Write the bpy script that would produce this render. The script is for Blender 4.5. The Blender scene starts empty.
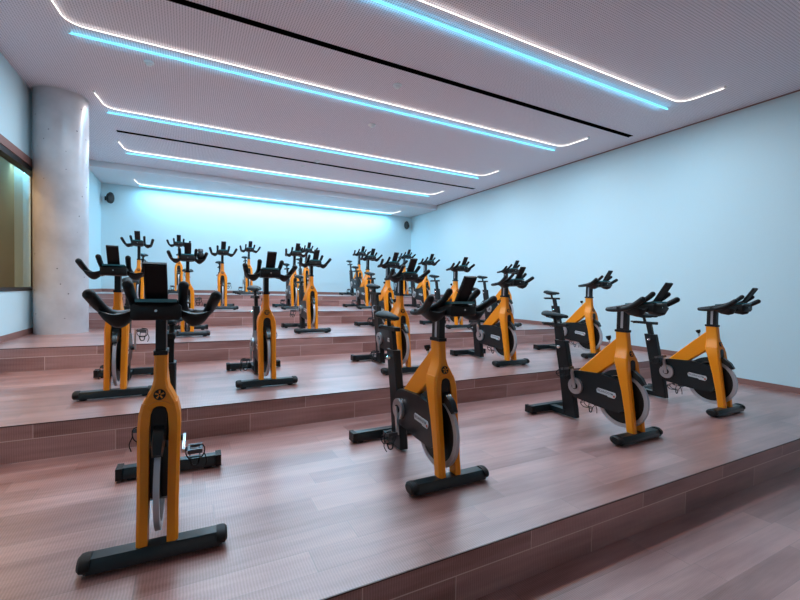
import bpy, bmesh, math, random
from mathutils import Vector, Matrix
R = math.radians
random.seed(7)
scene = bpy.context.scene
COL = scene.collection

# ------------------------------------------------------------------ dimensions (metres, ground floor at z = 0)
STEP = 0.247
H0 = 1.2 + STEP                       # eye height over the ground floor
def TZ(k): return k * STEP            # top of platform k (1 = lowest)
EDGE = {1: 1.50, 2: 3.543, 3: 5.662, 4: 7.753, 5: 9.95}
XL, XR, YB, YF = -1.9, 6.76, 12.36, -3.2
ZC = 2.585 + H0; ZD = 2.451 + H0; YD = 10.73

# ------------------------------------------------------------------ mesh helpers
def finish(bm, name, mat, parent=None, smooth=False, auto=None):
    bmesh.ops.recalc_face_normals(bm, faces=bm.faces[:])
    me = bpy.data.meshes.new(name); bm.to_mesh(me); bm.free()
    mats = mat if isinstance(mat, (list, tuple)) else [mat]
    for m in mats: me.materials.append(m)
    if smooth or auto is not None:
        for p in me.polygons: p.use_smooth = True
        if auto is not None:
            me.set_sharp_from_angle(angle=R(auto))
    o = bpy.data.objects.new(name, me); COL.objects.link(o)
    if parent: o.parent = parent
    return o

def box(bm, x0, x1, y0, y1, z0, z1, mi=0):
    v = [bm.verts.new(c) for c in ((x0,y0,z0),(x1,y0,z0),(x1,y1,z0),(x0,y1,z0),(x0,y0,z1),(x1,y0,z1),(x1,y1,z1),(x0,y1,z1))]
    fs = []
    for f in ((0,3,2,1),(4,5,6,7),(0,1,5,4),(1,2,6,5),(2,3,7,6),(3,0,4,7)):
        fc = bm.faces.new([v[i] for i in f]); fc.material_index = mi; fs.append(fc)
    return v, fs

def bevel(bm, w, seg=2, ang=30):
    es = [e for e in bm.edges if len(e.link_faces) == 2 and e.calc_face_angle(0) > R(ang)]
    if es: bmesh.ops.bevel(bm, geom=es, offset=w, segments=seg, profile=0.5, affect='EDGES', clamp_overlap=True)

def bbox_bm(*a, w=0.006, seg=2):
    bm = bmesh.new(); box(bm, *a); bevel(bm, w, seg); return bm

def prism_x(bm, pts, x0, x1):
    """outline in the y-z plane, extruded along x"""
    a = [bm.verts.new((x0, y, z)) for y, z in pts]; b = [bm.verts.new((x1, y, z)) for y, z in pts]
    n = len(pts)
    bm.faces.new(a); bm.faces.new(b[::-1])
    for i in range(n): bm.faces.new((a[i], b[i], b[(i+1) % n], a[(i+1) % n]))

def loft(bm, rings, cap=True):
    vs = [[bm.verts.new(p) for p in r] for r in rings]
    n = len(vs[0])
    for k in range(len(vs)-1):
        for i in range(n):
            j = (i+1) % n
            bm.faces.new((vs[k][i], vs[k][j], vs[k+1][j], vs[k+1][i]))
    if cap: bm.faces.new(vs[0][::-1]); bm.faces.new(vs[-1])

def catmull(pts, k=5):
    pts = [Vector(p) for p in pts]; out = []
    for i in range(len(pts)-1):
        p0 = pts[max(i-1,0)]; p1 = pts[i]; p2 = pts[i+1]; p3 = pts[min(i+2,len(pts)-1)]
        for j in range(k):
            t = j/k
            out.append(0.5*((2*p1)+(p2-p0)*t+(2*p0-5*p1+4*p2-p3)*t*t+(3*p1-p0-3*p2+p3)*t**3))
    out.append(pts[-1]); return out

def tube(bm, pts, r, n=10, sub=0, flat=1.0, round_ends=True, closed=False):
    """r: number or list per given point"""
    rs = r if isinstance(r, (list, tuple)) else [r]*len(pts)
    if sub:
        P = catmull(pts, sub); m = []
        for i in range(len(rs)-1):
            for j in range(sub): m.append(rs[i]+(rs[i+1]-rs[i])*j/sub)
        m.append(rs[-1]); rs = m
    else: P = [Vector(p) for p in pts]
    T = []
    L = len(P)
    for i in range(L):
        if closed: t = P[(i+1) % L]-P[i-1]
        else: t = P[min(i+1,L-1)]-P[max(i-1,0)]
        T.append(t.normalized())
    up = Vector((0,0,1)) if abs(T[0].z) < .9 else Vector((0,1,0))
    u = (up - T[0]*up.dot(T[0])).normalized(); rings = []
    def ring(c, u, t, rr):
        v = t.cross(u)
        return [c + (u*math.cos(2*math.pi*i/n)*flat + v*math.sin(2*math.pi*i/n))*rr for i in range(n)]
    if round_ends and not closed:
        for a in (80, 50, 25):
            rings.append(ring(P[0]-T[0]*rs[0]*math.sin(R(a)), u, T[0], rs[0]*math.cos(R(a))))
    for i in range(L):
        u = (u - T[i]*u.dot(T[i])).normalized()
        rings.append(ring(P[i], u, T[i], rs[i]))
    if round_ends and not closed:
        for a in (25, 50, 80):
            rings.append(ring(P[-1]+T[-1]*rs[-1]*math.sin(R(a)), u, T[-1], rs[-1]*math.cos(R(a))))
    if closed:
        rings.append(rings[0])
        vs = [[bm.verts.new(p) for p in q] for q in rings[:-1]]
        for k in range(len(vs)):
            for i in range(n):
                j = (i+1) % n; w = vs[(k+1) % len(vs)]
                bm.faces.new((vs[k][i], vs[k][j], w[j], w[i]))
    else: loft(bm, rings)

def disc_x(bm, cy, cz, r, x0, x1, n=32, r_in=None):
    """cylinder or ring whose axis runs along x"""
    A = [(math.cos(2*math.pi*i/n), math.sin(2*math.pi*i/n)) for i in range(n)]
    o0 = [bm.verts.new((x0, cy+r*a, cz+r*b)) for a, b in A]; o1 = [bm.verts.new((x1, cy+r*a, cz+r*b)) for a, b in A]
    for i in range(n):
        j = (i+1) % n; bm.faces.new((o0[i], o0[j], o1[j], o1[i]))
    if r_in is None: bm.faces.new(o0[::-1]); bm.faces.new(o1)
    else:
        i0 = [bm.verts.new((x0, cy+r_in*a, cz+r_in*b)) for a, b in A]; i1 = [bm.verts.new((x1, cy+r_in*a, cz+r_in*b)) for a, b in A]
        for i in range(n):
            j = (i+1) % n
            bm.faces.new((i0[j], i0[i], i1[i], i1[j])); bm.faces.new((o0[j], o0[i], i0[i], i0[j])); bm.faces.new((o1[i], o1[j], i1[j], i1[i]))

# ------------------------------------------------------------------ materials
def nt(name):
    m = bpy.data.materials.new(name); m.use_nodes = True
    n = m.node_tree.nodes; l = m.node_tree.links
    return m, n, l, n['Principled BSDF']
def plain(name, col, rough=.5, metal=0., spec=.5, bump=0., scale=200, coat=0., var=0.):
    m, n, l, b = nt(name)
    b.inputs['Base Color'].default_value = (*col, 1); b.inputs['Roughness'].default_value = rough
    b.inputs['Metallic'].default_value = metal; b.inputs['Specular IOR Level'].default_value = spec
    b.inputs['Coat Weight'].default_value = coat; b.inputs['Coat Roughness'].default_value = .15
    tc = n.new('ShaderNodeTexCoord'); t = n.new('ShaderNodeTexNoise'); t.inputs['Scale'].default_value = scale
    l.new(tc.outputs['Object'], t.inputs['Vector'])
    if bump:
        bp = n.new('ShaderNodeBump'); bp.inputs['Strength'].default_value = bump; bp.inputs['Distance'].default_value = .002
        l.new(t.outputs['Fac'], bp.inputs['Height']); l.new(bp.outputs['Normal'], b.inputs['Normal'])
    if var:
        mx = n.new('ShaderNodeMix'); mx.data_type = 'RGBA'
        mx.inputs['A'].default_value = (*[c*(1-var) for c in col], 1); mx.inputs['B'].default_value = (*[min(1, c*(1+var)) for c in col], 1)
        l.new(t.outputs['Fac'], mx.inputs['Factor']); l.new(mx.outputs['Result'], b.inputs['Base Color'])
    return m
M = {}
M['yellow']  = plain('yellow_paint', (.93,.275,.002), .40, spec=.4, coat=.12, bump=.04, scale=300, var=.06)
M['black']   = plain('black_satin_metal', (.005,.005,.006), .42, spec=.4, bump=.05, scale=400)
M['plastic'] = plain('black_plastic', (.007,.006,.006), .50, spec=.35, bump=.08, scale=500)
M['rubber']  = plain('black_rubber', (.007,.006,.006), .52, spec=.35, bump=.3, scale=600)
M['gloss']   = plain('black_gloss_plastic', (.004,.009,.011), .32, spec=.45, coat=.12)
M['saddle']  = plain('saddle_vinyl', (.005,.011,.013), .55, spec=.25)
M['tray']    = plain('tray_teal_sheen', (.03,.17,.20), .22, coat=.5)  # black pad; the teal light reflected on it is put into the colour
M['pedal']   = plain('dark_pedal_metal', (.10,.10,.11), .35, metal=.6)
M['silver']  = plain('silver_metal', (.62,.62,.64), .30, metal=.85, bump=.04, scale=300)
M['steel']   = plain('rim_aluminium', (.50,.50,.53), .33, metal=.45, bump=.03, scale=300)
M['chrome']  = plain('chrome', (.75,.75,.78), .15, metal=1.)
M['badge']   = plain('badge_silver', (.60,.62,.64), .4, metal=.2)
M['ink']     = plain('badge_ink', (.10,.11,.12), .5)
M['red']     = plain('badge_red', (.55,.10,.04), .5)
M['screen']  = plain('dark_screen', (.005,.004,.004), .45, spec=.3)
M['wall']    = plain('white_painted_wall', (.58,.745,.785), .62, bump=.06, scale=60, var=.015)
M['soffit']  = plain('plaster_soffit', (.72,.70,.72), .7, bump=.05, scale=60)
M['frame']   = plain('dark_window_frame', (.012,.011,.012), .4)
M['brown']   = plain('brown_trim', (.26,.12,.10), .5, var=.1, scale=8)
M['slot']    = plain('slot_black', (.001,.001,.001), .9, spec=0.)
M['cream']   = plain('cream_wall', (.55,.40,.24), .7, var=.08, scale=1.2)
M['detector']= plain('detector_white', (.85,.88,.88), .3)

def emit(name, col, s):
    m = bpy.data.materials.new(name); m.use_nodes = True
    n = m.node_tree.nodes; l = m.node_tree.links; n.clear()
    e = n.new('ShaderNodeEmission'); o = n.new('ShaderNodeOutputMaterial')
    e.inputs['Color'].default_value = (*col, 1); e.inputs['Strength'].default_value = s
    l.new(e.outputs[0], o.inputs[0]); return m
M['led_white'] = emit('led_white', (1., .95, .86), 2.8)
M['led_cyan']  = emit('led_cyan', (.16, .72, 1.), 1.7)

def mathn(n, l, op, a, b=None, c=None):
    x = n.new('ShaderNodeMath'); x.operation = op
    for i, v in enumerate((a, b, c)):
        if v is None: continue
        if isinstance(v, (int, float)): x.inputs[i].default_value = v
        else: l.new(v, x.inputs[i])
    return x.outputs[0]

def tile_material(name, dark, light, plank=.155, length=.92, riser=.10):
    """wood-look porcelain planks: rows run along x; risers carry two rows"""
    m, n, l, b = nt(name)
    tc = n.new('ShaderNodeTexCoord'); ge = n.new('ShaderNodeNewGeometry')
    sp = n.new('ShaderNodeSeparateXYZ'); l.new(tc.outputs['Object'], sp.inputs[0])
    sn = n.new('ShaderNodeSeparateXYZ'); l.new(ge.outputs['True Normal'], sn.inputs[0])
    X, Y, Z = sp.outputs
    top = mathn(n, l, 'GREATER_THAN', sn.outputs[2], .5)
    inv = mathn(n, l, 'SUBTRACT', 1., top)
    rowf = mathn(n, l, 'DIVIDE', Y, plank)
    row = mathn(n, l, 'FLOOR', rowf)
    low = mathn(n, l, 'LESS_THAN', Z, -riser)
    rrow = mathn(n, l, 'MULTIPLY_ADD', low, 1., 200.)
    rowid = mathn(n, l, 'ADD', mathn(n, l, 'MULTIPLY', top, row), mathn(n, l, 'MULTIPLY', inv, rrow))
    wn = n.new('ShaderNodeTexWhiteNoise'); wn.noise_dimensions = '1D'; l.new(rowid, wn.inputs['W'])
    off_t = wn.outputs['Value']; off_r = mathn(n, l, 'MULTIPLY', low, .5)
    off = mathn(n, l, 'ADD', mathn(n, l, 'MULTIPLY', top, off_t), mathn(n, l, 'MULTIPLY', inv, off_r))
    xx = mathn(n, l, 'ADD', mathn(n, l, 'DIVIDE', X, length), off)
    xi = mathn(n, l, 'FLOOR', xx)
    fx = mathn(n, l, 'FRACT', xx); fy = mathn(n, l, 'FRACT', rowf)
    cv = n.new('ShaderNodeCombineXYZ'); l.new(xi, cv.inputs[0]); l.new(rowid, cv.inputs[1])
    wc = n.new('ShaderNodeTexWhiteNoise'); wc.noise_dimensions = '3D'; l.new(cv.outputs[0], wc.inputs['Vector'])
    # grain
    gm = n.new('ShaderNodeMapping'); gm.inputs['Scale'].default_value = (1.6, 22, 22); 
    ad = n.new('ShaderNodeVectorMath'); ad.operation = 'ADD'
    sc = n.new('ShaderNodeVectorMath'); sc.operation = 'SCALE'; sc.inputs['Scale'].default_value = 9.; l.new(wc.outputs['Color'], sc.inputs[0])
    l.new(tc.outputs['Object'], ad.inputs[0]); l.new(sc.outputs[0], ad.inputs[1]); l.new(ad.outputs[0], gm.inputs[0])
    g = n.new('ShaderNodeTexNoise'); g.inputs['Scale'].default_value = 1.; g.inputs['Detail'].default_value = 6; g.inputs['Roughness'].default_value = .6
    l.new(gm.outputs[0], g.inputs['Vector'])
    bl = n.new('ShaderNodeTexNoise'); bl.inputs['Scale'].default_value = 1.3; bl.inputs['Detail'].default_value = 3
    bm_ = n.new('ShaderNodeMapping'); bm_.inputs['Scale'].default_value = (.8, 3.2, 3.2); l.new(tc.outputs['Object'], bm_.inputs[0]); l.new(bm_.outputs[0], bl.inputs['Vector'])
    f = mathn(n, l, 'ADD', mathn(n, l, 'MULTIPLY', wc.outputs['Value'], .34), mathn(n, l, 'MULTIPLY', g.outputs['Fac'], .75))
    f = mathn(n, l, 'ADD', f, mathn(n, l, 'MULTIPLY', bl.outputs['Fac'], 1.1))
    f = mathn(n, l, 'SUBTRACT', f, .70)
    # saw-mark cross hatch
    wv = n.new('ShaderNodeTexWave'); wv.bands_direction = 'X'; wv.inputs['Scale'].default_value = 26; wv.inputs['Distortion'].default_value = 2.2; wv.inputs['Detail'].default_value = 2
    l.new(tc.outputs['Object'], wv.inputs['Vector'])
    f = mathn(n, l, 'ADD', f, mathn(n, l, 'MULTIPLY', mathn(n, l, 'SUBTRACT', wv.outputs['Fac'], .5), .20))
    mx = n.new('ShaderNodeMix'); mx.data_type = 'RGBA'; mx.clamp_factor = True
    mx.inputs['A'].default_value = (*dark, 1); mx.inputs['B'].default_value = (*light, 1)
    l.new(f, mx.inputs['Factor'])
    # joints
    jx = mathn(n, l, 'LESS_THAN', fx, .0045)
    jy = mathn(n, l, 'MULTIPLY', top, mathn(n, l, 'LESS_THAN', fy, .014))
    jz = mathn(n, l, 'MULTIPLY', inv, mathn(n, l, 'LESS_THAN', mathn(n, l, 'ABSOLUTE', mathn(n, l, 'ADD', Z, riser)), .0028))
    jr = mathn(n, l, 'MAXIMUM', mathn(n, l, 'MULTIPLY', inv, jx), jz)
    jt = mathn(n, l, 'MAXIMUM', mathn(n, l, 'MULTIPLY', top, jx), jy)
    m2 = n.new('ShaderNodeMix'); m2.data_type = 'RGBA'; m2.inputs['B'].default_value = (.72,.55,.50,1)
    l.new(mx.outputs['Result'], m2.inputs['A']); l.new(jr, m2.inputs['Factor'])
    m3 = n.new('ShaderNodeMix'); m3.data_type = 'RGBA'; m3.inputs['B'].default_value = (.13,.075,.065,1)
    l.new(m2.outputs['Result'], m3.inputs['A']); l.new(mathn(n, l, 'MULTIPLY', jt, .55), m3.inputs['Factor'])
    l.new(m3.outputs['Result'], b.inputs['Base Color'])
    b.inputs['Specular IOR Level'].default_value = 1.0; b.inputs['Coat Weight'].default_value = .9; b.inputs['Coat IOR'].default_value = 1.55; b.inputs['Coat Roughness'].default_value = .30
    rr = mathn(n, l, 'MULTIPLY_ADD', g.outputs['Fac'], .16, .34); l.new(rr, b.inputs['Roughness'])
    bp = n.new('ShaderNodeBump'); bp.inputs['Strength'].default_value = .25; bp.inputs['Distance'].default_value = .002
    hgt = mathn(n, l, 'SUBTRACT', mathn(n, l, 'ADD', g.outputs['Fac'], mathn(n, l, 'MULTIPLY', wv.outputs['Fac'], .5)), mathn(n, l, 'MULTIPLY', mathn(n, l, 'MAXIMUM', jt, jr), 1.5))
    l.new(hgt, bp.inputs['Height']); l.new(bp.outputs['Normal'], b.inputs['Normal'])
    return m
M['tile'] = tile_material('wood_look_tile', (.165,.038,.022), (.64,.355,.325))
M['nosing'] = plain('tile_edge_trim', (.075,.035,.03), .35)

def ceiling_material():
    m, n, l, b = nt('perforated_ceiling')
    tc = n.new('ShaderNodeTexCoord'); sp = n.new('ShaderNodeSeparateXYZ'); l.new(tc.outputs['Object'], sp.inputs[0])
    p = .025
    fx = mathn(n, l, 'SUBTRACT', mathn(n, l, 'FRACT', mathn(n, l, 'DIVIDE', sp.outputs[0], p)), .5)
    fy = mathn(n, l, 'SUBTRACT', mathn(n, l, 'FRACT', mathn(n, l, 'DIVIDE', sp.outputs[1], p)), .5)
    d = mathn(n, l, 'SQRT', mathn(n, l, 'ADD', mathn(n, l, 'MULTIPLY', fx, fx), mathn(n, l, 'MULTIPLY', fy, fy)))
    hole = mathn(n, l, 'LESS_THAN', d, .27)
    mx = n.new('ShaderNodeMix'); mx.data_type = 'RGBA'
    mx.inputs['A'].default_value = (.86,.79,.84,1); mx.inputs['B'].default_value = (.46,.40,.45,1)
    l.new(hole, mx.inputs['Factor']); l.new(mx.outputs['Result'], b.inputs['Base Color'])
    b.inputs['Roughness'].default_value = .75
    return m
M['ceiling'] = ceiling_material()

def concrete_material():
    m, n, l, b = nt('polished_concrete')
    tc = n.new('ShaderNodeTexCoord')
    t1 = n.new('ShaderNodeTexNoise'); t1.inputs['Scale'].default_value = 2.2; t1.inputs['Detail'].default_value = 6
    t2 = n.new('ShaderNodeTexVoronoi'); t2.inputs['Scale'].default_value = 9
    t3 = n.new('ShaderNodeTexNoise'); t3.inputs['Scale'].default_value = 60
    for t in (t1, t2, t3): l.new(tc.outputs['Object'], t.inputs['Vector'])
    cr = n.new('ShaderNodeValToRGB'); cr.color_ramp.elements[0].position = .3; cr.color_ramp.elements[1].position = .7
    cr.color_ramp.elements[0].color = (.40,.38,.40,1); cr.color_ramp.elements[1].color = (.60,.58,.60,1)
    l.new(t1.outputs['Fac'], cr.inputs[0])
    pore = mathn(n, l, 'LESS_THAN', t2.outputs['Distance'], .085)
    pore = mathn(n, l, 'MULTIPLY', pore, mathn(n, l, 'GREATER_THAN', t1.outputs['Fac'], .47))
    mx = n.new('ShaderNodeMix'); mx.data_type = 'RGBA'; mx.inputs['B'].default_value = (.13,.12,.13,1)
    l.new(cr.outputs[0], mx.inputs['A']); l.new(pore, mx.inputs['Factor']); l.new(mx.outputs['Result'], b.inputs['Base Color'])
    b.inputs['Roughness'].default_value = .30; b.inputs['Specular IOR Level'].default_value = .6
    bp = n.new('ShaderNodeBump'); bp.inputs['Strength'].default_value = .15; bp.inputs['Distance'].default_value = .01
    l.new(t1.outputs['Fac'], bp.inputs['Height']); l.new(bp.outputs['Normal'], b.inputs['Normal'])
    return m
M['concrete'] = concrete_material()

def glass_material():
    m = bpy.data.materials.new('window_glass'); m.use_nodes = True
    n = m.node_tree.nodes; l = m.node_tree.links; n.clear()
    o = n.new('ShaderNodeOutputMaterial'); t = n.new('ShaderNodeBsdfTransparent'); g = n.new('ShaderNodeBsdfGlossy')
    g.inputs['Roughness'].default_value = .02; t.inputs['Color'].default_value = (.92,.92,.90,1)
    f = n.new('ShaderNodeFresnel'); f.inputs['IOR'].default_value = 1.18
    ge = n.new('ShaderNodeNewGeometry'); mu = n.new('ShaderNodeMath'); mu.operation = 'MULTIPLY'; sb = n.new('ShaderNodeMath'); sb.operation = 'SUBTRACT'; sb.inputs[0].default_value = 1.
    l.new(ge.outputs['Backfacing'], sb.inputs[1]); l.new(f.outputs[0], mu.inputs[0]); l.new(sb.outputs[0], mu.inputs[1])
    mx = n.new('ShaderNodeMixShader'); l.new(mu.outputs[0], mx.inputs[0]); l.new(t.outputs[0], mx.inputs[1]); l.new(g.outputs[0], mx.inputs[2])
    l.new(mx.outputs[0], o.inputs[0]); return m
M['glass'] = glass_material()

# ------------------------------------------------------------------ tagging
def tag(o, label=None, cat=None, group=None, kind=None):
    if label: o['label'] = label
    if cat: o['category'] = cat
    if group: o['group'] = group
    if kind: o['kind'] = kind
    return o
def struct(name, bm, mat, **k):
    o = finish(bm, name, mat, **k); o['kind'] = 'structure'; return o
def origin(o, loc):
    d = Vector(loc); o.data.transform(Matrix.Translation(-d)); o.location = d
def sbox(name, mat, *a, w=0):
    bm = bmesh.new(); box(bm, *a)
    if w: bevel(bm, w, 1)
    return struct(name, bm, mat)

# ------------------------------------------------------------------ the room
f = sbox('floor', M['tile'], XL-.1, XR+.1, YF-.1, EDGE[1], -.1, 0); origin(f, (.63, EDGE[1], 0))
for k in range(1, 6):
    y0 = EDGE[k]; y1 = EDGE[k+1] if k < 5 else YB+.1
    o = sbox('floor_tier', M['tile'], XL-.1, XR+.1, y0, y1, TZ(k-1)-.1, TZ(k))
    origin(o, ({1:.63, 2:0., 3:.01, 4:.4, 5:.2}[k], y0, TZ(k)))
    t = sbox('trim_%d' % k, M['nosing'], XL, XR, y0-.003, y0+.003, TZ(k)-.005, TZ(k)+.0012)
sbox('wall_right', M['wall'], XR, XR+.12, YF, YB+.12, -.1, ZC+.1)
sbox('wall_back', M['wall'], XL-.12, XR+.12, YB, YB+.12, TZ(4), ZC+.1)
bm = bmesh.new()
box(bm, XL-.12, XR+.12, YF-.12, YF, -.1, .9); box(bm, XL-.12, XR+.12, YF-.12, YF, 3.3, ZC+.1)
box(bm, XL-.12, -.6, YF-.12, YF, .9, 3.3); box(bm, 5.6, XR+.12, YF-.12, YF, .9, 3.3)
struct('wall_front', bm, M['wall'])
bm = bmesh.new()
for x_ in (-.6, 1.44, 3.5, 5.54): box(bm, x_, x_+.06, YF-.10, YF-.02, .9, 3.3)
box(bm, -.6, 5.6, YF-.10, YF-.02, .9, .96); box(bm, -.6, 5.6, YF-.10, YF-.02, 3.24, 3.3)
struct('added_fill_window', bm, M['frame'])  # window added behind the camera to let in fill light
po = bpy.data.lights.new('added_window_portal', 'AREA'); po.shape = 'RECTANGLE'; po.size = 6.2; po.size_y = 2.4; po.cycles.is_portal = True  # sampling portal for the added window
pl_ = bpy.data.objects.new('added_window_portal', po); COL.objects.link(pl_); pl_.location = (2.5, YF-.14, 2.1); pl_.rotation_euler = (R(90), 0, 0)
# left wall with the long interior window
WZ0, WZ1, WY0, WY1 = -.12+H0, 1.55+H0, 2.2, 7.66
bm = bmesh.new()
box(bm, XL-.12, XL, YF, YB+.12, -.1, WZ0)
box(bm, XL-.12, XL, YF, YB+.12, WZ1, ZC+.1)
box(bm, XL-.12, XL, YF, WY0, WZ0, WZ1)
box(bm, XL-.12, XL, WY1, YB+.12, WZ0, WZ1)
struct('wall_left', bm, M['wall'])
bm = bmesh.new()
box(bm, XL-.09, XL+.012, WY0, WY1, WZ1-.07, WZ1)
box(bm, XL-.09, XL+.012, WY0, WY1, WZ0, WZ0+.045)
box(bm, XL-.09, XL+.012, WY0, WY0+.05, WZ0, WZ1)
box(bm, XL-.09, XL+.012, WY1-.05, WY1, WZ0, WZ1)
struct('window_1', bm, M['frame'])
sbox('window_2', M['glass'], XL-.046, XL-.040, WY0+.05, WY1-.05, WZ0+.045, WZ1-.07)
sbox('trim_6', M['brown'], XL, XL+.022, WY0-.05, WY1, WZ1, WZ1+.10, w=.003)
# room on the far side of the glass
sbox('wall_corridor', M['cream'], XL-.76, XL-.66, 1.0, 9.1, WZ0-1.2, 1.98+H0)
sbox('wall_corridor_end', M['wall'], XL-.66, XL-.12, 9.0, 9.1, WZ0-1.2, 1.98+H0)
sbox('wall_corridor_start', M['cream'], XL-.66, XL-.12, 1.0, 1.1, WZ0-1.2, 1.98+H0)
sbox('floor_corridor', M['brown'], XL-.76, XL-.12, 1.0, 9.1, WZ0-1.25, WZ0-1.2)
sbox('ceiling', M['soffit'], XL-.76, XL-.12, 1.0, 9.1, 1.98+H0, 2.03+H0)

sbox('ceiling', M['ceiling'], XL-.1, XR+.1, YF-.1, YD, ZC, ZC+.1)
sbox('ceiling', M['soffit'], XL, XR, YD, YB, ZD, ZC+.1)
# skirting
nb = 0
for k in range(0, 6):
    y0 = EDGE[k] if k else YF; y1 = EDGE[k+1] if k < 5 else YB
    sbox('baseboard_right', M['brown'], XR-.012, XR, y0, y1, TZ(k), TZ(k)+.075, w=.003)
    sbox('baseboard_left', M['brown'], XL, XL+.012, y0, y1, TZ(k), TZ(k)+.075, w=.003)
sbox('baseboard_back', M['brown'], XL+.012, XR-.012, YB-.012, YB, TZ(5), TZ(5)+.075, w=.003)

sbox('trim_8', M['brown'], XR-.012, XR, YF, YD, ZC-.014, ZC)  # thin dark strip standing in for the shading under the ceiling joint
# round concrete column on the third platform
bm = bmesh.new(); n_ = 64; cx, cy, cr_ = -1.575, 7.30, .305
prof = [(cr_, TZ(3)), (cr_, TZ(3)+1.15), (cr_, ZC-.01)]
rings = [[(cx+r*math.cos(2*math.pi*i/n_), cy+r*math.sin(2*math.pi*i/n_), z) for i in range(n_)] for r, z in prof]
loft(bm, rings); col = struct('column', bm, M['concrete'], auto=40)
bm = bmesh.new()
tube(bm, [(cx+(cr_+.004)*math.cos(2*math.pi*i/48), cy+(cr_+.004)*math.sin(2*math.pi*i/48), ZC-.006) for i in range(48)], .006, 6, closed=True)
struct('trim_7', bm, M['soffit'], smooth=True)

# ------------------------------------------------------------------ LED lines
E_WHITE, E_CYAN = 66, 72
def white_line(y, yend, z, x0=-1.08, x1=5.86, drop=.020):
    rc = .17; pts = [(x0-.06, yend, z)]
    pts.append((x0-.02, y-rc*1.1, z))
    for a in range(0, 91, 15):
        pts.append((x0-.02+rc-rc*math.cos(R(a)), y-rc+rc*math.sin(R(a)), z))
    for a in range(90, -1, -15):
        pts.append((x1-rc+rc*math.cos(R(a)), y-rc+rc*math.sin(R(a)), z))
    pts.append((x1+.02, yend, z))
    P = [Vector((a, b, c-drop)) for a, b, c in pts]
    bm = bmesh.new(); tube(bm, P, .0042, 8); return bm
def end_clip(parent, x, y, z):
    bm = bmesh.new(); box(bm, x-.012, x+.012, y-.01, y+.01, z-.026, z+.0005); bevel(bm, .003, 1)
    return finish(bm, 'end_cap', M['detector'], parent)
ROWS = [(3.24, ZC, 'nearest and longest in view', .50), (5.21, ZC, 'second nearest, its left bend leaving the frame', .52),
        (7.40, ZC, 'third, beginning right of the column top', .52), (9.56, ZC, 'fourth, just before the lowered soffit', .55), (11.95, ZD, 'farthest, under the lowered soffit', .52)]
cy_lab = ['nearest, leaving the frame at the top', 'second nearest, ending above the column', 'third, starting beside the column top', 'fourth, just before the lowered soffit', 'farthest, on the soffit beside the back wall']
for i, (y, z, lab, dy) in enumerate(ROWS):
    o = finish(white_line(y, y-dy, z), 'ceiling_light_strip', M['led_white'], smooth=True)
    tag(o, ('warm white ceiling light line with bent ends, ' + lab), 'light strip', 'white ceiling light lines', 'thing')
    end_clip(o, -1.14, y-dy, z); end_clip(o, 5.88, y-dy, z)
    bm = bmesh.new(); dyb = .19 if z == ZC else .16
    tube(bm, [(-1.1, y+dyb, z-.020), (5.88, y+dyb, z-.020)], .0095, 8)
    o = finish(bm, 'ceiling_light_strip', M['led_cyan'], smooth=True)
    tag(o, ('straight cyan ceiling light line ' + cy_lab[i]), 'light strip', 'cyan ceiling light lines', 'thing')
    end_clip(o, -1.1, y+dyb, z); end_clip(o, 5.88, y+dyb, z)
    for nm_, yy, colr, en in (('led_output_white', y, (1., .78, .67), E_WHITE), ('led_output_cyan', y+dyb, (.10, .62, 1.), E_CYAN)):
        la = bpy.data.lights.new(nm_, 'AREA'); la.shape = 'RECTANGLE'; la.size = 6.9; la.size_y = .03; la.energy = en*((.45 if 'white' in nm_ else 1.1) if z == ZD else 1.); la.color = colr
        lo_ = bpy.data.objects.new(nm_, la); COL.objects.link(lo_); lo_.location = (2.39, yy, z-.034)
        lb = bpy.data.lights.new(nm_ + '_spill', 'AREA'); lb.shape = 'RECTANGLE'; lb.size = 6.95; lb.size_y = .012; lb.color = colr
        lb.energy = E_WHITE*.004 if 'white' in nm_ else E_CYAN*.06
        lo2 = bpy.data.objects.new(nm_ + '_spill', lb); COL.objects.link(lo2); lo2.location = (2.39, yy+(.0 if 'white' in nm_ else .025), z-(.045 if 'white' in nm_ else .06)); lo2.rotation_euler = (math.pi, 0, 0)
# black linear air slots
for y, x0, lab in ((4.33, -1.1, 'long black linear air slot in ceiling between first and second light lines'), (8.47, -1.09, 'thin black linear air slot in ceiling between third and fourth light lines')):
    t = bpy.data.objects.new('linear_air_slot', None); COL.objects.link(t); t.location = (0, y, ZC)
    tag(t, lab, 'air vent', 'ceiling air slots')
    bm = bmesh.new(); box(bm, x0, 6.44, -.030, .030, -.004, .001); finish(bm, 'slot', M['slot'], t)
    for s in (-1, 1):
        bm = bmesh.new(); box(bm, x0, 6.44, s*.034-.004, s*.034+.004, -.008, .001); finish(bm, 'edge_rail', M['slot'], t)
# round ceiling fittings
def puck(x, y, z, r, lab, name='smoke_detector', cat='detector'):
    bm = bmesh.new(); n = 28
    rings = [[(rr*math.cos(2*math.pi*i/n), rr*math.sin(2*math.pi*i/n), zz) for i in range(n)] for rr, zz in ((r, 0), (r, -.012), (r*.85, -.022), (r*.55, -.028), (r*.5, -.04), (r*.2, -.044))]
    loft(bm, rings); o = finish(bm, name, M['detector'], auto=35); o.location = (x, y, z)
    bm = bmesh.new()
    tube(bm, [(r*.72*math.cos(2*math.pi*i/24), r*.72*math.sin(2*math.pi*i/24), -.0255) for i in range(24)], .003, 6, closed=True)
    finish(bm, 'ring', M['soffit'], o, smooth=True)
    tag(o, lab, cat, 'round ceiling fittings')
puck(2.56, 6.04, ZC, .055, 'small round white detector on ceiling between second and third light lines')
puck(2.34, 4.72, ZC, .055, 'faint round ceiling disc beside the long black slot')
puck(-.42, 5.68, ZC, .055, 'round ceiling disc at left behind the second cyan line')
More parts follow.
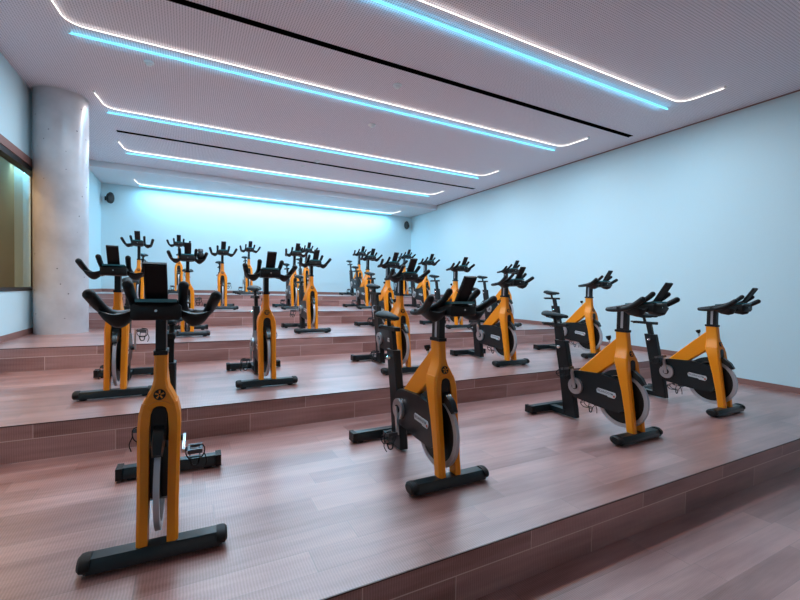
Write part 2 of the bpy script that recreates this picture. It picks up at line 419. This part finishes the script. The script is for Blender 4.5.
puck(2.33, 8.30, ZC, .055, 'round ceiling fitting at the thin black slot')
puck(2.15, 8.78, ZC, .040, 'tiny round ceiling disc behind the thin black slot')
# wall speakers in the two far corners
def speaker(x, y, z, rz, lab):
    t = bpy.data.objects.new('wall_speaker', None); COL.objects.link(t); t.location = (x, y, z); t.rotation_euler = (0, 0, rz)
    tag(t, lab, 'speaker', 'wall speakers')
    bm = bmesh.new()
    rings = []
    for yy, w, h in ((0, .05, .09), (-.05, .075, .125), (-.11, .085, .14), (-.135, .078, .132)):
        rings.append([(w*math.cos(2*math.pi*i/24)*(1 if abs(math.cos(2*math.pi*i/24)) < .7 else .98), yy-.07, h*math.sin(2*math.pi*i/24)) for i in range(24)])
    loft(bm, rings); finish(bm, 'cabinet', M['plastic'], t, auto=40)
    bm = bmesh.new(); rings = [[(w*math.cos(2*math.pi*i/24), yy-.07, h*math.sin(2*math.pi*i/24)) for i in range(24)] for yy, w, h in ((-.133, .068, .118), (-.142, .06, .105))]
    loft(bm, rings); finish(bm, 'grille', M['rubber'], t, auto=40)
    bm = bmesh.new(); tube(bm, [(0, .0, 0), (0, -.09, 0)], .018, 8); box(bm, -.03, .03, -.004, .01, -.05, .05); finish(bm, 'bracket', M['plastic'], t)
speaker(-1.80, YB-.02, 2.08+H0, R(38), 'black wall speaker under soffit in the left back corner')
speaker(XR-.11, YB-.02, 2.15+H0, R(-50), 'black wall speaker under soffit in the right back corner')

# ------------------------------------------------------------------ the spin bike (faces -y, origin on the floor under the front foot)
def part(name, bm, mat, parent, label=None, auto=35, sub=None):
    o = finish(bm, name, mat, parent, auto=auto)
    if label: o['label'] = label
    return o

def make_bike():
    root = bpy.data.objects.new('spin_bike', None); COL.objects.link(root)
    # --- front and rear feet
    def foot(yc, zt, hw, w):
        bm = bmesh.new()
        sec = lambda x, k: [(x, yc-hw*k, .016), (x, yc-hw*.98*k, .016+(zt-.016)*.55), (x, yc-hw*.62*k, zt), (x, yc+hw*.62*k, zt), (x, yc+hw*.98*k, .016+(zt-.016)*.55), (x, yc+hw*k, .016)]
        loft(bm, [sec(-w, .8), sec(-w+.012, 1), sec(w-.012, 1), sec(w, .8)]); bevel(bm, .004, 2, 25)
        return bm
    fs = part('front_foot', foot(-.012, .070, .050, .258), M['gloss'], root)
    rs = part('rear_foot', foot(.90, .078, .045, .265), M['gloss'], root)
    for o, yc, hw, zt in ((fs, -.012, .053, .074), (rs, .90, .048, .081)):
        for s in (-1, 1):
            bm = bmesh.new()
            rings = []
            for xx, k in ((.236, 1.0), (.256, 1.03), (.272, .97), (.282, .70)):
                rings.append([(s*xx, yc+hw*k*math.cos(a)*(1 if abs(math.cos(a)) < .8 else 1.), .043+.5*(zt-.006)*k*math.sin(a)*1.02) for a in [2*math.pi*i/20 for i in range(20)]])
            if yc > .5:
                bm.free(); bm = bmesh.new(); box(bm, min(s*.258, s*.292), max(s*.258, s*.292), yc-.047, yc+.047, .012, .082); bevel(bm, .008, 2); part('end_cap', bm, M['rubber'], o); rings = None
            if rings: loft(bm, rings); part('end_cap', bm, M['rubber'], o)
            bm = bmesh.new(); rings = [[(s*.215+rr*math.cos(2*math.pi*i/16), yc+rr*math.sin(2*math.pi*i/16), z) for i in range(16)] for rr, z in ((.026, 0), (.026, .012), (.018, .022))]
            loft(bm, rings); part('levelling_pad', bm, M['rubber'], o)
    # --- yellow frame: two fork blades, neck and the strut down to the guard
    bm = bmesh.new()
    for s in (-1, 1):
        rings = []
        for z, yf, yr, xi, xo in ((.062,-.040,.030,.036,.080), (.20,-.022,.050,.036,.080), (.40,.006,.090,.037,.082), (.56,.030,.135,.038,.085), (.615,.038,.155,.034,.082), (.665,.050,.170,.018,.070)):
            c = .008
            rings.append([(s*xi, yf+.004, z), (s*(xo-c*1.6), yf, z), (s*xo, yf+c*1.6, z), (s*xo, yr-c, z), (s*(xo-c), yr, z), (s*xi, yr, z)])
        loft(bm, rings)
    # bridge and neck
    rings = []
    for z, yf, yr, w in ((.620,.052,.160,.060), (.655,.051,.170,.070), (.690,.058,.176,.055), (.730,.068,.184,.034), (.765,.075,.188,.027), (.885,.088,.196,.026)):
        c = .010
        rings.append([(-w+c, yf, z), (w-c, yf, z), (w, yf+c, z), (w, yr-c, z), (w-c, yr, z), (-w+c, yr, z), (-w, yr-c, z), (-w, yf+c, z)])
    loft(bm, rings)
    # arch between the blades
    n = 14; zc0 = .575
    for i in range(n):
        a0 = math.pi*i/n; a1 = math.pi*(i+1)/n; ri = .037; ro = .060
        q = []
        for a, r in ((a0, ri), (a1, ri), (a1, ro), (a0, ro)): q.append((r*math.cos(a), zc0+.045+(r*.9)*math.sin(a)))
        lo = [bm.verts.new((x, .046, z)) for x, z in q]; hi = [bm.verts.new((x, .150, z)) for x, z in q]
        bm.faces.new(lo); bm.faces.new(hi[::-1])
        for j in range(4): bm.faces.new((lo[j], lo[(j+1) % 4], hi[(j+1) % 4], hi[j]))
    # strut
    rings = []
    for (yt, zt), (yb, zb), w in (((.15,.835),(.12,.66),.0255), ((.195,.812),(.165,.63),.0255), ((.34,.680),(.27,.545),.028), ((.56,.470),(.45,.400),.029), ((.66,.40),(.58,.33),.028)):
        c = .009
        d = Vector((0, yt-yb, zt-zb)).normalized()*c
        rings.append([(-w+c, yb, zb), (w-c, yb, zb), (w, yb+d.y, zb+d.z), (w, yt-d.y, zt-d.z), (w-c, yt, zt), (-w+c, yt, zt), (-w, yt-d.y, zt-d.z), (-w, yb+d.y, zb+d.z)])
    loft(bm, rings)
    frame = part('frame', bm, M['yellow'], root, 'yellow fork and strut', auto=25)
    # emblem on the neck front
    bm = bmesh.new()
    bv = []
    def disc_y(bm, x, y0, y1, z, r, n=28, tilt=0):
        a = [bm.verts.new((x+r*math.cos(2*math.pi*i/n), y0, z+r*math.sin(2*math.pi*i/n))) for i in range(n)]
        b = [bm.verts.new((x+r*math.cos(2*math.pi*i/n), y1, z+r*math.sin(2*math.pi*i/n))) for i in range(n)]
        bm.faces.new(a[::-1]); bm.faces.new(b)
        for i in range(n): bm.faces.new((a[i], a[(i+1) % n], b[(i+1) % n], b[i]))
    disc_y(bm, 0, -.004, .012, 0, .024)
    em = part('emblem', bm, M['plastic'], frame, 'round black emblem with yellow spokes')
    em.location = (0, .057, .702); em.rotation_euler = (R(-13), 0, 0)
    bm = bmesh.new()
    for k in range(5):
        a = R(90+72*k); c, s = math.cos(a), math.sin(a)
        pts = [(-.0022, .004), (.0022, .004), (.0040, .0185), (-.0040, .0185)]
        v0 = [bm.verts.new((px*-s+pz*c, -.0065, px*c+pz*s)) for px, pz in pts]; v1 = [bm.verts.new((px*-s+pz*c, -.003, px*c+pz*s)) for px, pz in pts]
        bm.faces.new(v0); bm.faces.new(v1[::-1])
        for j in range(4): bm.faces.new((v0[j], v0[(j+1) % 4], v1[(j+1) % 4], v1[j]))
    tmp = Matrix.Translation((0, .057, .702)) @ Matrix.Rotation(R(-13), 4, 'X')
    bm.transform(tmp)
    part('emblem_spokes', bm, M['yellow'], frame)
    # black insert under the arch
    bm = bmesh.new()
    rings = []
    for y, w, z0, z1 in ((.042, .030, .50, .650), (.06, .034, .49, .655), (.13, .034, .48, .655)):
        ring = [(-w, y, z0), (w, y, z0)]
        for i in range(9):
            a = math.pi*i/8; ring.append((w*math.cos(a), y, z1-w+w*math.sin(a)))
        rings.append(ring)
    loft(bm, rings); part('fork_insert', bm, M['plastic'], root)
    # --- flywheel
    WY, WZ, WR = .130, .304, .232
    bm = bmesh.new(); disc_x(bm, WY, WZ, WR-.028, -.008, .008, 48)
    disc_x(bm, WY, WZ, .05, -.026, .026, 24)
    fw_ = part('flywheel', bm, M['plastic'], root)
    bm = bmesh.new(); disc_x(bm, WY, WZ, WR, -.011, .011, 64, WR-.034); bevel(bm, .003, 2, 60)
    part('rim', bm, M['steel'], fw_, 'silver metal rim')
    bm = bmesh.new(); disc_x(bm, WY, WZ, .014, -.050, .050, 16); part('axle', bm, M['silver'], fw_)
    # --- brake pad housing on the front of the wheel
    bm = bmesh.new(); rings = []
    for a, r0, r1, w in ((140, .238, .262, .020), (128, .236, .275, .026), (112, .236, .282, .028), (96, .236, .270, .028)):
        a = R(a); cy_, sz = math.cos(a), math.sin(a)
        p0 = (WY+r0*cy_, WZ+r0*sz); p1 = (WY+r1*cy_, WZ+r1*sz)
        rings.append([(-w, *p0), (-w*.75, *p1), (w*.75, *p1), (w, *p0)])
    loft(bm, rings); bevel(bm, .006, 2); part('brake_housing', bm, M['gloss'], root)
    # --- chain guard
    def guard_outline(g=0):
        pts = []
        for a in range(60, 271, 15):
            pts.append((.545-(.105+g)*math.cos(R(a))*-1*-1 if False else .545+(.105+g)*math.sin(R(a-0))*1.0 if False else .545+(.105+g)*math.cos(R(a-90)), .345+(.12+g)*math.sin(R(a-90)) ))
        return pts
    bm = bmesh.new()
    arc = [(.535+.105*math.cos(R(a)), .350+.130*math.sin(R(a))) for a in range(-80, 91, 17)]
    outl = arc + [(.30,.492), (.12,.470), (.070,.455), (.060,.40), (.075,.225), (.12,.195), (.30,.200)]
    prism_x(bm, outl, -.056, .056); bevel(bm, .007, 2, 40)
    cg = part('chain_guard', bm, M['gloss'], root, 'black chain guard box')
    # upper wheel cover behind the strut
    bm = bmesh.new(); rings = []
    for a in range(28, 116, 8):
        ca, sa = math.cos(R(a)), math.sin(R(a)); rings.append([(-.030, WY+.205*ca, WZ+.205*sa), (-.026, WY+.252*ca, WZ+.252*sa), (.026, WY+.252*ca, WZ+.252*sa), (.030, WY+.205*ca, WZ+.205*sa)])
    loft(bm, rings); bevel(bm, .005, 2, 40); part('wheel_cover', bm, M['gloss'], root)
    # badges with lettering on both flanks
    for s in (-1, 1):
        bm = bmesh.new()
        pts = [(-.075,-.004), (-.068,-.018), (.012,-.018), (.018,-.024), (.066,-.024), (.076,-.010), (.076,.004), (.068,.017), (-.066,.017), (-.075,.006)]
        a = [bm.verts.new((0, y, z)) for y, z in pts]; b2 = [bm.verts.new((.003, y, z)) for y, z in pts]
        bm.faces.new(a); bm.faces.new(b2[::-1])
        for i in range(len(pts)): bm.faces.new((a[i], b2[i], b2[(i+1) % len(pts)], a[(i+1) % len(pts)]))
        # text reads forward when seen from that flank
        rot = Matrix.Rotation(R(-90), 4, 'Z') if s < 0 else Matrix.Rotation(R(90), 4, 'Z')
        mat = Matrix.Translation((s*.0565, .238, .342)) @ Matrix.Rotation(R(4), 4, 'X') @ Matrix.Diagonal((1, 1.22, 1.22, 1))
        bm.transform(mat @ (Matrix.Rotation(R(180), 4, 'Z') if s < 0 else Matrix.Identity(4)))
        part('badge', bm, M['badge'], cg, 'silver lettered badge', auto=None)
        cu = bpy.data.curves.new('lettering', 'FONT'); cu.body = 'TECHNOGYM'; cu.size = .0205; cu.align_x = 'CENTER'; cu.align_y = 'CENTER'; cu.extrude = .0004; cu.offset = .0003
        to = bpy.data.objects.new('tmp_text', cu); COL.objects.link(to)
        bpy.context.view_layer.update()
        me = bpy.data.meshes.new_from_object(to.evaluated_get(bpy.context.evaluated_depsgraph_get()))
        bpy.data.objects.remove(to)
        # stand the text up, then turn it to face outwards
        tm = Matrix.Translation((s*.0602, .238+.010, .3435)) @ Matrix.Rotation(R(4), 4, 'X') @ Matrix.Diagonal((1, 1.22, 1.22, 1)) @ rot @ Matrix.Rotation(R(90), 4, 'X')
        me.transform(tm); me.materials.clear(); me.materials.append(M['ink'])
        lo = bpy.data.objects.new('lettering', me); COL.objects.link(lo); lo.parent = cg
        bm = bmesh.new(); box(bm, s*.0597-.0006, s*.0597+.0006, -.071, -.057, -.016, -.002)
        bm.transform(Matrix.Translation((0, .238, .342)) @ Matrix.Rotation(R(4), 4, 'X') @ Matrix.Diagonal((1, 1.22, 1.22, 1)) @ (Matrix.Identity(4) if s < 0 else Matrix.Identity(4)))
        part('badge_square', bm, M['red'], cg, auto=None)
    # --- seat tube (sleeve), base beam
    bm = bmesh.new()
    rings = []
    for z, y0, y1, w in ((.018, .565, .718, .034), (.10, .575, .720, .032), (.40, .638, .770, .031), (.73, .712, .844, .031)):
        c = .008; rings.append([(-w+c, y0, z), (w-c, y0, z), (w, y0+c, z), (w, y1-c, z), (w-c, y1, z), (-w+c, y1, z), (-w, y1-c, z), (-w, y0+c, z)])
    loft(bm, rings)
    st = part('seat_tube', bm, M['black'], root)
    bm = bmesh.new(); box(bm, -.037, .037, .69, .87, .020, .070); bevel(bm, .008, 2); part('base_beam', bm, M['gloss'], root)
    # adjuster lever on the sleeve
    bm = bmesh.new(); tube(bm, [(-.030,.765,.668), (-.052,.768,.668)], .018, 14); part('adjuster', bm, M['chrome'], st)
    # --- seat assembly (moves as a block): seat_post > collar, saddle
    dy = .245
    bm = bmesh.new(); rings = []
    for z in (.50, .88):
        y = .718+(z-.50)*dy; w = .018; rings.append([(-w, y-.027, z), (w, y-.027, z), (w, y+.027, z), (-w, y+.027, z)])
    loft(bm, rings); bevel(bm, .004, 2); sp = part('seat_post', bm, M['black'], root)
    bm = bmesh.new(); box(bm, -.026, .026, .72, .98, .875, .905); bevel(bm, .006, 2); part('seat_slide', bm, M['plastic'], sp)
    bm = bmesh.new(); tube(bm, [(0,.985,.892), (0,1.03,.892)], .010, 10); tube(bm, [(-.025,.985,.885),(.025,.985,.885)], .012, 10); part('slide_lever', bm, M['plastic'], sp)
    bm = bmesh.new(); tube(bm, [(0,.86,.90), (0,.875,.955)], .016, 12); tube(bm, [(-.02,.80,.955), (-.022,.88,.950), (-.028,.96,.962)], .005, 8); tube(bm, [(.02,.80,.955), (.022,.88,.950), (.028,.96,.962)], .005, 8)
    part('saddle_clamp', bm, M['plastic'], sp)
    bm = bmesh.new(); rings = []
    for y, w, h, z in ((.715,.010,.010,.975), (.73,.022,.019,.978), (.78,.030,.024,.982), (.84,.042,.027,.985), (.89,.064,.030,.988), (.94,.082,.032,.994), (.975,.080,.030,1.000), (.995,.062,.024,1.003), (1.005,.030,.012,1.004)):
        ring = []
        for i in range(18):
            a = 2*math.pi*i/18; ca, sa = math.cos(a), math.sin(a)
            ring.append((w*ca, y, z + (h*.75*sa if sa > 0 else h*1.0*sa) - .012*(abs(ca)**3)*(w/.08)))
        rings.append(ring)
    loft(bm, rings); sd = part('saddle', bm, M['saddle'], root, 'black padded saddle', auto=60)
    # --- bar assembly: post > collar; handlebar > tray, horns; console
    bm = bmesh.new(); box(bm, -.021, .021, .098, .186, .78, 1.055); bevel(bm, .005, 2); hp = part('handlebar_post', bm, M['black'], root)
    bm = bmesh.new(); box(bm, -.0225, -.0205, .128, .150, .90, 1.05); part('scale_strip', bm, M['steel'], hp, auto=None)
    bm = bmesh.new(); box(bm, -.028, .028, .086, .198, .876, .896); bevel(bm, .004, 2); part('collar', bm, M['plastic'], root)
    bm = bmesh.new()
    # centre body
    rings = []
    for y, w, z0, z1 in ((-.135,.070,1.062,1.105), (-.12,.090,1.048,1.116), (.02,.088,1.045,1.110), (.14,.060,1.045,1.095), (.225,.040,1.050,1.080)):
        c = .010; rings.append([(-w+c, y, z0), (w-c, y, z0), (w, y, z0+c), (w, y, z1-c), (w-c, y, z1), (-w+c, y, z1), (-w, y, z1-c), (-w, y, z0+c)])
    loft(bm, rings); bar = part('handlebar', bm, M['plastic'], root, 'black handlebar with four horns')
    bm = bmesh.new(); rings = []
    for y, z in ((-.128, 1.130), (.12, 1.106)): rings.append([(-.074, y, z-.008), (.074, y, z-.008), (.074, y, z+.006), (-.074, y, z+.006)])
    loft(bm, rings); bevel(bm, .003, 2); part('tray', M and bm, M['tray'], bar, 'black tray pad with teal sheen in its colour')
    bm = bmesh.new(); disc_y(bm, 0, -.1375, -.13, 1.088, .005, 14); part('front_bolt', bm, M['chrome'], bar)
    for s in (-1, 1):
        bm = bmesh.new()
        tube(bm, [(s*.224,-.118,1.150), (s*.208,-.050,1.108), (s*.195,.02,1.078), (s*.182,.10,1.062), (s*.165,.185,1.056), (s*.134,.235,1.058), (s*.104,.200,1.066), (s*.095,.11,1.084), (s*.092,.01,1.112), (s*.095,-.065,1.150), (s*.099,-.118,1.192)],
             [.0225,.0220,.0200,.0185,.0175,.0170,.0175,.0180,.0180,.0190,.0200], 12, sub=4)
        part('horn_grip', bm, M['rubber'], bar, auto=60)
        # deep cup between the centre body and the outer horn
        bm = bmesh.new(); rings = []
        for q in range(13):
            u = q/12; sn_ = math.sin(math.pi*u); x = s*(.072+.132*u)
            zr = 1.096-.020*sn_-.012*u; zb = zr-.014-.046*sn_**.75; yf = -.085+.015*(1-sn_); yr = .085+.02*(1-sn_)
            rings.append([(x, yf, zr), (x, yf+.012, zr+.002), (x, yf+.045, zr-.020*sn_-.003), (x, yr-.05, zr-.016*sn_-.003), (x, yr, zr-.004), (x, yr, zr-.016), (x, .03, zb+.010), (x, -.03, zb), (x, yf+.015, zb+.014*sn_), (x, yf, zr-.010)])
        loft(bm, rings)
        part('forearm_rest', bm, M['plastic'], bar, auto=50)
    # console slab, leaning forward
    bm = bmesh.new(); box(bm, -.041, .041, -.007, .007, 0, .178); bevel(bm, .010, 3)
    mt = Matrix.Translation((0, -.088, 1.128)) @ Matrix.Rotation(R(32), 4, 'X'); bm.transform(mt)
    cs = part('console', bm, M['screen'], root, 'dark rectangular console slab')
    bm = bmesh.new(); tube(bm, [(-.038,-.008,.004), (-.038,-.008,.172), (.038,-.008,.172), (.038,-.008,.004)], .0028, 6); bm.transform(mt)
    part('console_frame', bm, M['plastic'], cs)
    bm = bmesh.new(); box(bm, -.034, .034, .0062, .0080, .020, .145); bm.transform(mt); part('screen', bm, M['gloss'], cs)
    # --- resistance knob on the strut
    bm = bmesh.new(); tube(bm, [(0,.250,.735), (0,.268,.800)], .008, 10); part('resistance_stem', bm, M['silver'], root)
    bm = bmesh.new(); tube(bm, [(0,.266,.792), (0,.268,.802), (0,.269,.806), (0,.276,.828)], [.011,.013,.020,.022], 14, round_ends=False); part('resistance_knob', bm, M['plastic'], root)
    # --- crank (rotates) and pedals: built with the left crank pointing up
    bm = bmesh.new(); disc_x(bm, 0, 0, .074, -.078, -.058, 36); bevel(bm, .004, 2, 60)
    crank = part('crank_disc', bm, M['silver'], root, 'silver crank disc')
    bm = bmesh.new(); disc_x(bm, 0, 0, .030, -.084, -.076, 24); disc_x(bm, 0, 0, .016, -.090, .082, 16); part('crank_hub', bm, M['black'], crank)
    for s in (-1, 1):
        bm = bmesh.new(); rings = []
        for z, w in ((-.02, .014), (0, .018), (.165, .012), (.18, .010)):
            x0 = s*.086; rings.append([(x0-.007, -w, s*-z), (x0+.007, -w, s*-z), (x0+.007, w, s*-z), (x0-.007, w, s*-z)])
        loft(bm, rings); bevel(bm, .004, 2); part('crank_arm', bm, M['silver'], crank)
    crank.location = (0, .545, .335)
    for s in (-1, 1):
        # origin at the spindle where it meets the arm
        bm = bmesh.new(); tube(bm, [(s*.0, 0, 0), (s*.085, 0, 0)], .007, 8)
        box(bm, min(s*.018, s*.090), max(s*.018, s*.090), -.046, -.030, -.011, .011); box(bm, min(s*.018, s*.090), max(s*.018, s*.090), .030, .046, -.011, .011)
        box(bm, min(s*.018, s*.030), max(s*.018, s*.030), -.032, .032, -.009, .009); box(bm, min(s*.078, s*.090), max(s*.078, s*.090), -.032, .032, -.009, .009)
        pd = part('pedal', bm, M['pedal'], root, 'dark metal cage pedal', auto=None)
        bm = bmesh.new()
        for q in (.028, .078):
            tube(bm, [(s*q, -.040, .0), (s*q, -.095, .010), (s*q, -.118, .038), (s*q*.98, -.085, .066), (s*q, -.035, .062)], .0038, 6, sub=3)
        tube(bm, [(s*.028, -.118, .038), (s*.078, -.118, .038)], .0038, 6); tube(bm, [(s*.028, -.035, .062), (s*.078, -.035, .062)], .0038, 6)
        part('toe_cage', bm, M['plastic'], pd)
        bm = bmesh.new(); tube(bm, [(s*.014,0,-.012), (s*.010,-.012,.03), (s*.030,-.022,.064), (s*.075,-.022,.066), (s*.098,-.010,.034), (s*.094,0,-.012), (s*.052,.004,-.020)], .0034, 6, sub=3, closed=False)
        tube(bm, [(s*.098,-.010,.034), (s*.112,.0,.075), (s*.100,.012,.110)], .0034, 6, sub=3)
        tube(bm, [(s*.030,-.022,.064), (s*.040,-.02,.10), (s*.066,-.02,.10), (s*.075,-.022,.066)], .005, 6, sub=3)
        part('strap', bm, M['rubber'], pd)
        pd['side'] = s
    return root

def kids(o): return [c for c in bpy.data.objects if c.parent == o]
def copy_tree(o, parent=None):
    c = o.copy(); COL.objects.link(c)
    if parent: c.parent = parent
    for ch in kids(o): copy_tree(ch, c)
    return c

BAR = ('handlebar_post', 'handlebar', 'console')
SEAT = ('seat_post', 'saddle')
def pose(root, ang, bar_dz, seat_dz, bar_dy=0):
    """ang: 0 = left crank straight up, turning towards the rear"""
    a = R(ang)
    for c in kids(root):
        b = c.name.split('.')[0]
        if b in BAR: c.location.z += bar_dz; c.location.y += (bar_dy if b != 'handlebar_post' else 0)
        elif b in SEAT: c.location.z += seat_dz; c.location.y += seat_dz*.245
        elif b == 'crank_disc': c.rotation_euler = (-a, 0, 0)
        elif b == 'pedal':
            s = c['side']; k = 1 if s < 0 else -1
            c.location = (s*.088, .545+k*.168*math.sin(a), .335+k*.168*math.cos(a))
            c.rotation_euler = (R(165 if s < 0 else 182), 0, 0)

# tier, x, y, turn, crank angle, bar dz, seat dz, label
BIKES = [
 (1, -.112, 2.07, -1.5, 85, .004,   0,   'spin bike seen head-on, nearest the camera at lower left of the lowest platform', 0),
 (1, 1.425, 2.07, 0,  190, 0,    .0,  'spin bike on the lowest platform, second from the left, turned three-quarters to the camera', 0),
 (1, 3.275, 2.07, 0,   12, .01, -.01, 'spin bike on the lowest platform, third from the left, seen almost side-on', -.04),
 (1, 4.87,  2.16, 0,   10, 0,   -.03, 'rightmost spin bike on the lowest platform, nearest the right wall', -.03),
 (2, -.535, 4.12, 0,  185, -.03, 0,   'leftmost spin bike on the second platform, closest to the round column', 0),
 (2, .68,   4.05, 0,  200, -.01, -.06, 'spin bike on the second platform, second from the left, saddle post visible at its left', 0),
 (2, 2.19,  4.10, 0,  195, .01,  0,   'middle spin bike of five on the second platform, behind the three-quarter front bike', 0),
 (2, 3.70,  4.02, 0,   20, -.02, 0,   'spin bike on the second platform, fourth from the left, side guard and badge visible', 0),
 (2, 5.38,  4.05, 0,   30, 0,   -.04, 'rightmost spin bike on the second platform, behind the side-on front bike', -.02),
 (3, -.005, 6.27, 0,  185, -.02, -.06, 'leftmost spin bike on the third platform, right of the nearest console slab', 0),
 (3, 1.72,  6.25, 0,  100, -.01, -.10, 'spin bike on the third platform, second from the left, alone in mid picture', 0),
 (3, 3.06,  6.25, 0,  190, .03,  0,   'middle spin bike on the third platform, overlapping the bikes before it', 0),
 (3, 4.47,  6.25, 0,   15, .03,  0,   'spin bike on the third platform, fourth from the left, above a tilted console', 0),
 (3, 5.70,  6.25, 0,   20, .03,  .02, 'rightmost spin bike on the third platform, mostly hidden behind a second-platform bike', 0),
 (4, -.77,  8.42, 0,  180, .07,  .03, 'leftmost spin bike on the fourth platform, its bars farthest left at the back', 0),
 (4, .58,   8.42, 0,  170, -.01,-.05, 'spin bike on the fourth platform, second from the left', 0),
 (4, 1.95,  8.42, 0,  185, .05, -.03, 'spin bike on the fourth platform, third from the left', 0),
 (4, 3.59,  8.42, 0,  170, .05, -.02, 'spin bike on the fourth platform, fourth from the left', 0),
 (4, 5.10,  8.42, 0,   15, .02,  .0,  'rightmost spin bike on the fourth platform, before the right back corner', 0),
 (5, -.19,  10.62, 0, 180, .04, -.04, 'leftmost spin bike on the top platform, by the back wall', 0),
 (5, 1.33,  10.62, 0, 185, .01, -.02, 'spin bike on the top platform by the back wall, second from the left', 0),
 (5, 2.76,  10.62, 0, 190, .08,  .0,  'spin bike on the top platform by the back wall, third from the left', 0),
 (5, 4.25,  10.62, 0, 180, .08,  .02, 'spin bike on the top platform by the back wall, fourth from the left', 0),
 (5, 5.68,  10.62, 0, 185, .08,  .0,  'rightmost spin bike on the top platform, nearest the right back corner', 0),
]
proto = make_bike()
roots = [proto] + [copy_tree(proto) for _ in BIKES[1:]]
bpy.context.view_layer.update()
for root, (k, x, y, rz, ang, bdz, sdz, lab, bdy) in zip(roots, BIKES):
    root.location = (x, y, TZ(k)); root.rotation_euler = (0, 0, R(rz))
    tag(root, lab, 'exercise bike', 'yellow and black spin bikes')
    pose(root, ang, bdz, sdz, bdy)
for o in bpy.data.objects:
    if 'side' in o.keys(): del o['side']

# small dark bottle standing in the cup of the leftmost third-platform bike
bt = bpy.data.objects.new('drink_bottle', None); COL.objects.link(bt); bt.location = (.150, 6.27, TZ(3)+1.052)
tag(bt, 'small round dark bottle standing on the handlebar of the leftmost third-platform bike', 'bottle')
def lathe(prof, n=24):
    bm = bmesh.new(); loft(bm, [[(r*math.cos(2*math.pi*i/n), r*math.sin(2*math.pi*i/n), z) for i in range(n)] for r, z in prof]); return bm
finish(lathe([(.025, 0), (.038, .012), (.045, .04), (.045, .07), (.036, .095), (.026, .105)]), 'bottle_body', M['plastic'], bt, auto=50)
finish(lathe([(.028, .104), (.034, .108), (.034, .140), (.027, .150)]), 'lid', M['pedal'], bt, auto=50)
# ------------------------------------------------------------------ corridor lamp (behind the glass)
ld = bpy.data.lights.new('corridor_lamp', 'AREA'); ld.shape = 'RECTANGLE'; ld.size = .3; ld.size_y = 5; ld.energy = 60; ld.color = (1, .70, .42)
lo = bpy.data.objects.new('corridor_lamp', ld); COL.objects.link(lo); lo.location = (XL-.38, 4.6, 1.96+H0)
lc = bpy.data.lights.new('corridor_end_fill', 'AREA'); lc.shape = 'RECTANGLE'; lc.size = .5; lc.size_y = .03; lc.energy = 2.2; lc.color = (.35, .8, 1)  # unseen cyan fill added to brighten the end wall below the small strip
lc_ = bpy.data.objects.new('corridor_end_fill', lc); COL.objects.link(lc_); lc_.location = (XL-.39, 8.86, 1.9+H0); lc_.rotation_euler = (R(35), 0, 0)
bm = bmesh.new(); tube(bm, [(XL-.62, 8.93, 1.967+H0), (XL-.16, 8.93, 1.967+H0)], .013, 8)
o = finish(bm, 'ceiling_light_strip', M['led_cyan'], smooth=True); tag(o, 'short cyan light line at the corridor end, seen through the side window', 'light strip', None, 'thing')

# ------------------------------------------------------------------ world, camera, colour
w = bpy.data.worlds.new('World'); scene.world = w; w.use_nodes = True
w.node_tree.nodes['Background'].inputs[0].default_value = (1., .88, .86, 1); w.node_tree.nodes['Background'].inputs[1].default_value = .30

F, YAW, PITCH, ROLL = 410.3, R(27.345), R(-1.515), R(1.177)
fw = Vector((math.sin(YAW)*math.cos(PITCH), math.cos(YAW)*math.cos(PITCH), math.sin(PITCH)))
rt = Vector((math.cos(YAW), -math.sin(YAW), 0)); up = rt.cross(fw)
rt2 = math.cos(ROLL)*rt + math.sin(ROLL)*up; up2 = -math.sin(ROLL)*rt + math.cos(ROLL)*up
cd = bpy.data.cameras.new('camera'); cam = bpy.data.objects.new('camera', cd); COL.objects.link(cam)
cd.sensor_width = 36; cd.lens = F/800*36; cd.clip_start = .05
cam.matrix_world = Matrix(((rt2.x, up2.x, -fw.x, 0), (rt2.y, up2.y, -fw.y, 0), (rt2.z, up2.z, -fw.z, H0), (0, 0, 0, 1)))
scene.camera = cam
scene.view_settings.view_transform = 'Standard'; scene.view_settings.look = 'None'
scene.view_settings.gamma = 1; scene.view_settings.exposure = 0.24
